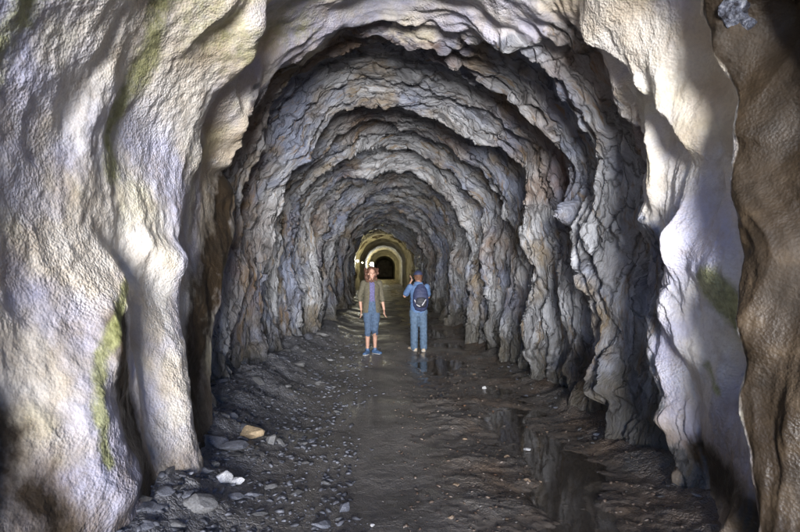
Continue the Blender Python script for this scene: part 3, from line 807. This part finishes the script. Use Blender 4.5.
def person_woman():
    x, y = (371.5 - 385) / F * 10.15, 10.15
    z = float(floor_z(np.array([x]), np.array([y]))[0])
    t = thing('person', 'woman with curly auburn hair in olive jacket and denim capris facing the camera', 'person', (x, y, z - 0.004))
    t['group'] = 'people standing in the tunnel'; t.scale = (0.90, 0.92, 1); t.rotation_euler.z = 0.15
    RF, LF = V((-0.085, -0.03, 0)), V((0.085, 0.05, 0))
    # body: one skin from crown to soles
    bm = bmesh.new()
    hp = head(bm, (0.0, -0.015, 1.545), (0.12, -1, 0))
    limb(bm, [(0, 0.02, 1.36, 0.058, 0.052), (0, 0.012, 1.42, 0.048, 0.048), (0, 0.0, 1.50, 0.045, 0.045)])
    limb(bm, [(0, 0.0, 0.86, 0.15, 0.105), (0, 0.0, 0.96, 0.155, 0.11), (0, 0, 1.08, 0.125, 0.095), (0, -0.005, 1.24, 0.145, 0.11), (0, 0.01, 1.34, 0.155, 0.085), (0, 0.015, 1.39, 0.09, 0.06)])
    for s_, ank, kx in ((-1, RF, -0.075), (1, LF, 0.065)):
        limb(bm, [(0.08 * s_ , 0, 0.86, 0.085), (0.082 * s_, -0.01, 0.68, 0.073), (kx, -0.02, 0.47, 0.052), (ank.x * .98, ank.y + 0.02, 0.34, 0.05), (ank.x, ank.y + 0.025, 0.20, 0.040), (ank.x, ank.y + 0.02, 0.085, 0.030)])
        a = -0.5 if s_ < 0 else 0.65
        dv = V((math.sin(a), -math.cos(a), 0)); p = ank + V((0, 0.03, 0.045))
        limb(bm, [(*(p - dv * 0.03), 0.034, 0.03), (*(p + dv * 0.06 - V((0, 0, 0.012))), 0.038, 0.024), (*(p + dv * 0.14 - V((0, 0, 0.02))), 0.036, 0.016)])
    arms = {}
    for s_, el, wr in ((-1, V((-0.245, 0.03, 1.10)), V((-0.225, -0.05, 0.86))), (1, V((0.225, 0.04, 1.09)), V((0.262, -0.03, 0.86)))):
        sh = V((0.165 * s_, 0.01, 1.355))
        limb(bm, [(*sh, 0.05), (*((sh + el) / 2), 0.043), (*el, 0.037), (*((el * .55 + wr * .45)), 0.035), (*wr, 0.024)])
        hand(bm, wr, V((0.05 * s_, -0.04, -1)) + (V((0.12, 0, 0)) if s_ > 0 else V((0.05, 0, 0))), (0, -1, 0) if s_ < 0 else (-0.3, -1, 0), curl=-0.6 * s_)
        arms[s_] = (sh, el, wr)
    fuse('body', bm, skin, t, 0.0062, 2)
    # clothes
    bm = bmesh.new()
    limb(bm, [(0, 0.0, 0.95, 0.165, 0.118), (0, 0.0, 1.0, 0.150, 0.115), (0, 0, 1.08, 0.135, 0.108), (0, -0.008, 1.22, 0.155, 0.128), (0, 0.0, 1.31, 0.145, 0.105)])
    fuse('top', bm, purple, t, 0.008, 2, 0.004, 1)
    bm = bmesh.new()
    limb(bm, [(0, 0, 0.83, 0.165, 0.125), (0, 0, 0.93, 0.172, 0.128), (0, 0, 1.0, 0.158, 0.118)])
    for s_, ank, kx in ((-1, RF, -0.075), (1, LF, 0.065)):
        limb(bm, [(0.082 * s_, 0, 0.86, 0.105), (0.083 * s_, -0.01, 0.68, 0.090), (kx, -0.02, 0.48, 0.072), (ank.x * .98, ank.y + 0.015, 0.40, 0.070)])
    fuse('capri_trousers', bm, denim, t, 0.008, 2, 0.006, 2)
    bm = bmesh.new()   # open jacket: back, two front panels, sleeves
    N = 40
    def jacket_ring(zc, rx, ry, yo, gap):
        out = []
        for k in range(N + 1):
            a = -PI / 2 + gap + (2 * PI - 2 * gap) * k / N
            out.append(V((rx * math.cos(a), yo + ry * math.sin(a), zc)))
        return out
    secs = [(0.80, 0.195, 0.145, 0.005, 0.50), (0.88, 0.195, 0.148, 0.005, 0.46), (1.0, 0.178, 0.14, 0.005, 0.42), (1.10, 0.165, 0.135, 0.0, 0.36), (1.22, 0.175, 0.15, -0.004, 0.32), (1.32, 0.178, 0.125, 0.01, 0.32), (1.385, 0.125, 0.09, 0.015, 0.42), (1.42, 0.078, 0.07, 0.012, 0.6)]
    ro = [[bm.verts.new(p) for p in jacket_ring(*s_)] for s_ in secs]
    ri = [[bm.verts.new(p) for p in jacket_ring(s_[0], s_[1] - 0.018, s_[2] - 0.018, s_[3], s_[4])] for s_ in secs]
    for A_, fl in ((ro, 0), (ri, 1)):
        for a, b in zip(A_[:-1], A_[1:]):
            for k in range(N):
                q = (a[k], a[k + 1], b[k + 1], b[k]); bm.faces.new(q[::-1] if fl else q)
    for k in range(N):
        bm.faces.new((ro[0][k], ri[0][k], ri[0][k + 1], ro[0][k + 1])); bm.faces.new((ro[-1][k], ro[-1][k + 1], ri[-1][k + 1], ri[-1][k]))
    for e in (0, N):
        for i in range(len(secs) - 1): bm.faces.new((ro[i][e], ro[i + 1][e], ri[i + 1][e], ri[i][e]))
    for s_ in (-1, 1):
        sh, el, wr = arms[s_]
        limb(bm, [(*sh, 0.068), (*((sh + el) / 2), 0.060), (*(el + V((0, 0, 0.02))), 0.055), (*(el * .72 + wr * .28), 0.050)])
    fuse('jacket', bm, olive, t, 0.007, 2, 0.006, 3)
    # curly hair
    bm = bmesh.new(); rr_ = random.Random(4)
    ball(bm, hp(0, -0.03, 0.045), (0.092, 0.095, 0.088))
    for k in range(150):
        a = rr_.uniform(0, 2 * PI); u = rr_.random()
        if abs((a % (2 * PI)) - PI / 2) < 1.0 and u < 0.92: continue
        h = 0.09 - 0.25 * u; rad = 0.082 + 0.045 * math.sin(PI * min(1, 0.25 + u * 0.75)) * rr_.uniform(0.5, 1.1)
        c = hp(rad * math.cos(a) * 1.12, rad * math.sin(a) * 0.85 - 0.02, h); q = rr_.uniform(0.016, 0.028)
        ball(bm, c, (q, q, q * 1.5), 1)
    fuse('hair', bm, hairm, t, 0.0065, 1, 0.006, 5)
    for s_ in (-1, 1):
        bm = bmesh.new(); ball(bm, hp(0.028 * s_, 0.076, 0.004), (0.011, 0.007, 0.006), 2); bm_obj('eye', bm, eye_m, t)
    bm = bmesh.new(); ball(bm, hp(0, 0.080, -0.052), (0.021, 0.007, 0.006), 2); bm_obj('mouth', bm, lip, t)
    for s_, ank in ((-1, RF), (1, LF)):
        a = -0.5 if s_ < 0 else 0.65
        dv = V((math.sin(a), -math.cos(a), 0)); p = ank + V((0, 0.03, 0.045))
        bm = bmesh.new()
        limb(bm, [(*(p - dv * 0.045 + V((0, 0, 0.0))), 0.042, 0.040), (*(p + dv * 0.02), 0.045, 0.046), (*(p + dv * 0.09 - V((0, 0, 0.006))), 0.050, 0.038), (*(p + dv * 0.165 - V((0, 0, 0.014))), 0.045, 0.028)], 16, V((0, 0, 1)))
        limb(bm, [(*(p + V((0, -0.004, 0.02))), 0.042), (*(p + V((0, -0.006, 0.055))), 0.042)])
        sh_ = fuse('shoe', bm, shoe_b, t, 0.006, 2)
        bm = bmesh.new(); pb = p - V((0, 0, 0.036))
        limb(bm, [(*(pb - dv * 0.05), 0.044, 0.010), (*(pb + dv * 0.06), 0.05, 0.010), (*(pb + dv * 0.17), 0.046, 0.010)], 16, V((0, 0, 1)))
        so = bm_obj('sole', bm, sole_m, sh_)
person_woman()

def person_man():
    Ym = 10.66; x = (418.5 - 385) / F * Ym
    z = float(floor_z(np.array([x]), np.array([Ym]))[0])
    t = thing('person', 'man seen from behind in navy cap, blue shirt and jeans raising a camera', 'person', (x, Ym, z - 0.004))
    t['group'] = 'people standing in the tunnel'; t.scale = (0.95, 1, 1)
    fd = V((-0.35, 1, 0)).normalized()
    k_ = 0.965
    FT = {-1: V((-0.09, 0.02, 0)), 1: V((0.105, -0.01, 0))}
    bm = bmesh.new()
    hc = V((-0.01, 0.05, 1.485)); hp = head(bm, hc, (-0.45, 1, 0))
    limb(bm, [(0, 0.0, 1.33, 0.06, 0.055), (0, 0.02, 1.38, 0.052), (-0.005, 0.04, 1.45, 0.05)])
    limb(bm, [(0, 0, 0.82, 0.155, 0.11), (0, 0, 0.93, 0.155, 0.11), (0, 0, 1.05, 0.145, 0.105), (0, 0, 1.22, 0.17, 0.115), (0, 0.0, 1.30, 0.17, 0.09), (0, 0.0, 1.345, 0.09, 0.06)])
    for s_ in (-1, 1):
        a = FT[s_]
        limb(bm, [(0.082 * s_, 0, 0.82, 0.088), (0.087 * s_, 0.0, 0.64, 0.075), (a.x * 0.95, 0.0, 0.45, 0.056), (a.x, a.y - 0.02, 0.30, 0.052), (a.x, a.y - 0.01, 0.085, 0.034)])
        dv = V((0.30 * s_ - 0.25, 1, 0)).normalized(); p = a + V((0, 0, 0.045))
        limb(bm, [(*(p - dv * 0.04), 0.034, 0.03), (*(p + dv * 0.06), 0.038, 0.024), (*(p + dv * 0.15 - V((0, 0, 0.01))), 0.036, 0.018)], 14, V((0, 0, 1)))
    arms = {-1: (V((-0.175, 0.0, 1.28)), V((-0.285, 0.13, 1.10)), V((-0.165, 0.24, 1.34))), 1: (V((0.17, 0.0, 1.28)), V((0.225, 0.15, 1.08)), V((0.02, 0.31, 1.33)))}
    for s_ in (-1, 1):
        sh, el, wr = arms[s_]
        limb(bm, [(*sh, 0.054), (*((sh + el) / 2), 0.047), (*el, 0.040), (*(el * .55 + wr * .45), 0.037), (*wr, 0.026)])
        hand(bm, wr, V((0.25 * -s_, 0.15, 0.9)), (0.3 * -s_, -0.8, 0.2), curl=1.0 * s_)
    fuse('body', bm, skin, t, 0.0062, 2)
    bm = bmesh.new()
    limb(bm, [(0, 0, 0.80, 0.175, 0.132), (0, 0, 0.93, 0.172, 0.13), (0, 0, 1.05, 0.165, 0.125), (0, 0, 1.20, 0.185, 0.132), (0, 0, 1.29, 0.178, 0.105), (0, 0.005, 1.335, 0.105, 0.07)])
    for s_ in (-1, 1):
        sh, el, wr = arms[s_]
        limb(bm, [(*sh, 0.068), (*((sh + el) / 2), 0.064), (*(sh * .25 + el * .75), 0.062)])
    fuse('shirt', bm, sky_blue, t, 0.007, 2, 0.006, 7)
    bm = bmesh.new()
    limb(bm, [(0, 0, 0.78, 0.165, 0.125), (0, 0, 0.93, 0.160, 0.122)])
    for s_ in (-1, 1):
        a = FT[s_]
        limb(bm, [(0.085 * s_, 0, 0.80, 0.105), (0.088 * s_, 0.0, 0.62, 0.094), (a.x * 0.97, 0.0, 0.44, 0.080), (a.x, a.y - 0.015, 0.28, 0.078), (a.x, a.y - 0.015, 0.075, 0.076)])
    fuse('jeans', bm, denim_l, t, 0.008, 2, 0.008, 8)
    for s_ in (-1, 1):
        a = FT[s_]; dv = V((0.30 * s_ - 0.25, 1, 0)).normalized(); p = a + V((0, 0, 0.045)); bm = bmesh.new()
        limb(bm, [(*(p - dv * 0.055), 0.042, 0.038), (*(p + dv * 0.02), 0.046, 0.046), (*(p + dv * 0.10), 0.052, 0.038), (*(p + dv * 0.18 - V((0, 0, 0.01))), 0.047, 0.028)], 16, V((0, 0, 1)))
        sh_ = fuse('shoe', bm, shoe_t, t, 0.006, 2)
        bm = bmesh.new(); pb = p - V((0, 0, 0.036))
        limb(bm, [(*(pb - dv * 0.06), 0.046, 0.010), (*(pb + dv * 0.06), 0.052, 0.010), (*(pb + dv * 0.185), 0.048, 0.010)], 16, V((0, 0, 1)))
        bm_obj('sole', bm, sole_m, sh_)
    bm = bmesh.new(); rr_ = random.Random(9)
    ball(bm, hp(0, -0.03, 0.02), (0.082, 0.088, 0.082))
    for k in range(50):
        a = rr_.uniform(PI * 1.0, PI * 2.0); u = rr_.random(); c = hp(0.080 * math.cos(a), 0.085 * math.sin(a) - 0.01, 0.03 - 0.10 * u); ball(bm, c, (0.014, 0.014, 0.02), 1)
    fuse('hair', bm, hair_d, t, 0.0065, 1, 0.004, 6)
    # cap: crown and peak
    bm = bmesh.new(); g = bmesh.ops.create_icosphere(bm, subdivisions=3, radius=1)
    for v in g['verts']:
        p = v.co; zz = max(p.z, -0.05); v.co = hp(p.x * 0.094, p.y * 0.108 - 0.014, zz * 0.085 + 0.042)
    cp = fuse('cap', bm, navy, t, 0.006, 1)
    bm = bmesh.new(); pk = []
    for zo in (0.048, 0.040):
        pk.append([bm.verts.new(hp(0.078 * math.cos(a), 0.06 + 0.10 * math.sin(a), zo - 0.02 * math.sin(a))) for a in np.linspace(0, PI, 15)])
    n = 15
    bm.faces.new(pk[0]); bm.faces.new(pk[1][::-1])
    for i in range(n): bm.faces.new((pk[0][i], pk[1][i], pk[1][(i + 1) % n], pk[0][(i + 1) % n]))
    bm_obj('peak', bm, navy, cp, False)
    bm = bmesh.new(); ball(bm, hp(0, -0.014, 0.127), (0.008, 0.008, 0.006), 2); bm_obj('button', bm, navy, cp)
    for s_ in (-1, 1):
        bm = bmesh.new(); ball(bm, hp(0.028 * s_, 0.076, 0.004), (0.011, 0.007, 0.006), 2); bm_obj('eye', bm, eye_m, t)
    # backpack
    b = thing('backpack', 'dark navy backpack with grey diagonal strips worn by the man', 'backpack', (x + 0.035, Ym - 0.115, z + 0.83))
    bm = bmesh.new()
    limb(bm, [(0, 0, 0.05, 0.135, 0.09), (0, -0.02, 0.14, 0.155, 0.11), (0, -0.015, 0.28, 0.15, 0.10), (0, 0.0, 0.40, 0.125, 0.075), (0, 0.01, 0.455, 0.085, 0.05)], 22)
    bag = fuse('bag', bm, navy, b, 0.008, 2, 0.004, 11)
    bm = bmesh.new(); limb(bm, [(0.005, -0.10, 0.08, 0.10, 0.035), (0.005, -0.115, 0.16, 0.115, 0.04), (0.005, -0.10, 0.23, 0.09, 0.03)], 20)
    fuse('front_pocket', bm, plain('black_cloth', (0.012, 0.013, 0.022), 0.6), b, 0.006, 2)
    for p0, p1 in (((0.02, -0.165, 0.10), (0.095, -0.125, 0.21)), ((-0.125, -0.085, 0.20), (-0.075, -0.128, 0.10)), ((-0.07, -0.132, 0.095), (-0.02, -0.16, 0.075))):
        bm = bmesh.new(); limb(bm, [(*p0, 0.010, 0.006), (*(((V(p0) + V(p1)) / 2)), 0.012, 0.006), (*p1, 0.008, 0.006)], 10); bm_obj('strip', bm, greyst, b)
    for s_ in (-1, 1):
        bm = bmesh.new()
        limb(bm, [(0.10 * s_ - 0.035, 0.035, 0.42, 0.022, 0.008), (0.115 * s_ - 0.035, 0.11, 0.50, 0.024, 0.008), (0.12 * s_ - 0.035, 0.20, 0.50, 0.024, 0.008), (0.125 * s_ - 0.035, 0.255, 0.40, 0.024, 0.008), (0.145 * s_ - 0.035, 0.25, 0.26, 0.022, 0.008), (0.17 * s_ - 0.035, 0.15, 0.14, 0.015, 0.007), (0.13 * s_ - 0.02, 0.04, 0.10, 0.015, 0.007)], 10, V((1, 0, 0)))
        bm_obj('shoulder_strap', bm, navy, b)
    bm = bmesh.new(); limb(bm, [(-0.03, 0.03, 0.46, 0.007), (-0.025, 0.035, 0.50, 0.007), (0.025, 0.035, 0.50, 0.007), (0.03, 0.03, 0.46, 0.007)], 8); bm_obj('carry_handle', bm, navy, b)
    # camera in his hands
    c = thing('camera', 'small black camera held up to the face of the man in the cap', 'camera', (x - 0.105, Ym + 0.265, z + 1.42), 0.38)
    bm = bmesh.new(); bmesh.ops.create_cube(bm, size=1)
    for v in bm.verts: v.co = V((v.co.x * 0.125, v.co.y * 0.045, v.co.z * 0.075))
    bmesh.ops.bevel(bm, geom=bm.edges[:], offset=0.01, segments=3, affect='EDGES'); bm_obj('camera_body', bm, black, c)
    bm = bmesh.new(); lathe(bm, [(0.03, -0.02), (0.031, -0.05), (0.027, -0.055), (0.026, -0.08), (0.02, -0.08)], 20, 'Y'); bm_obj('lens', bm, black, c)
    bm = bmesh.new(); bmesh.ops.create_cube(bm, size=1)
    for v in bm.verts: v.co = V((v.co.x * 0.045 * (0.7 if v.co.z > 0 else 1), v.co.y * 0.04, v.co.z * 0.022 + 0.047))
    bm_obj('viewfinder', bm, black, c, False)
person_man()
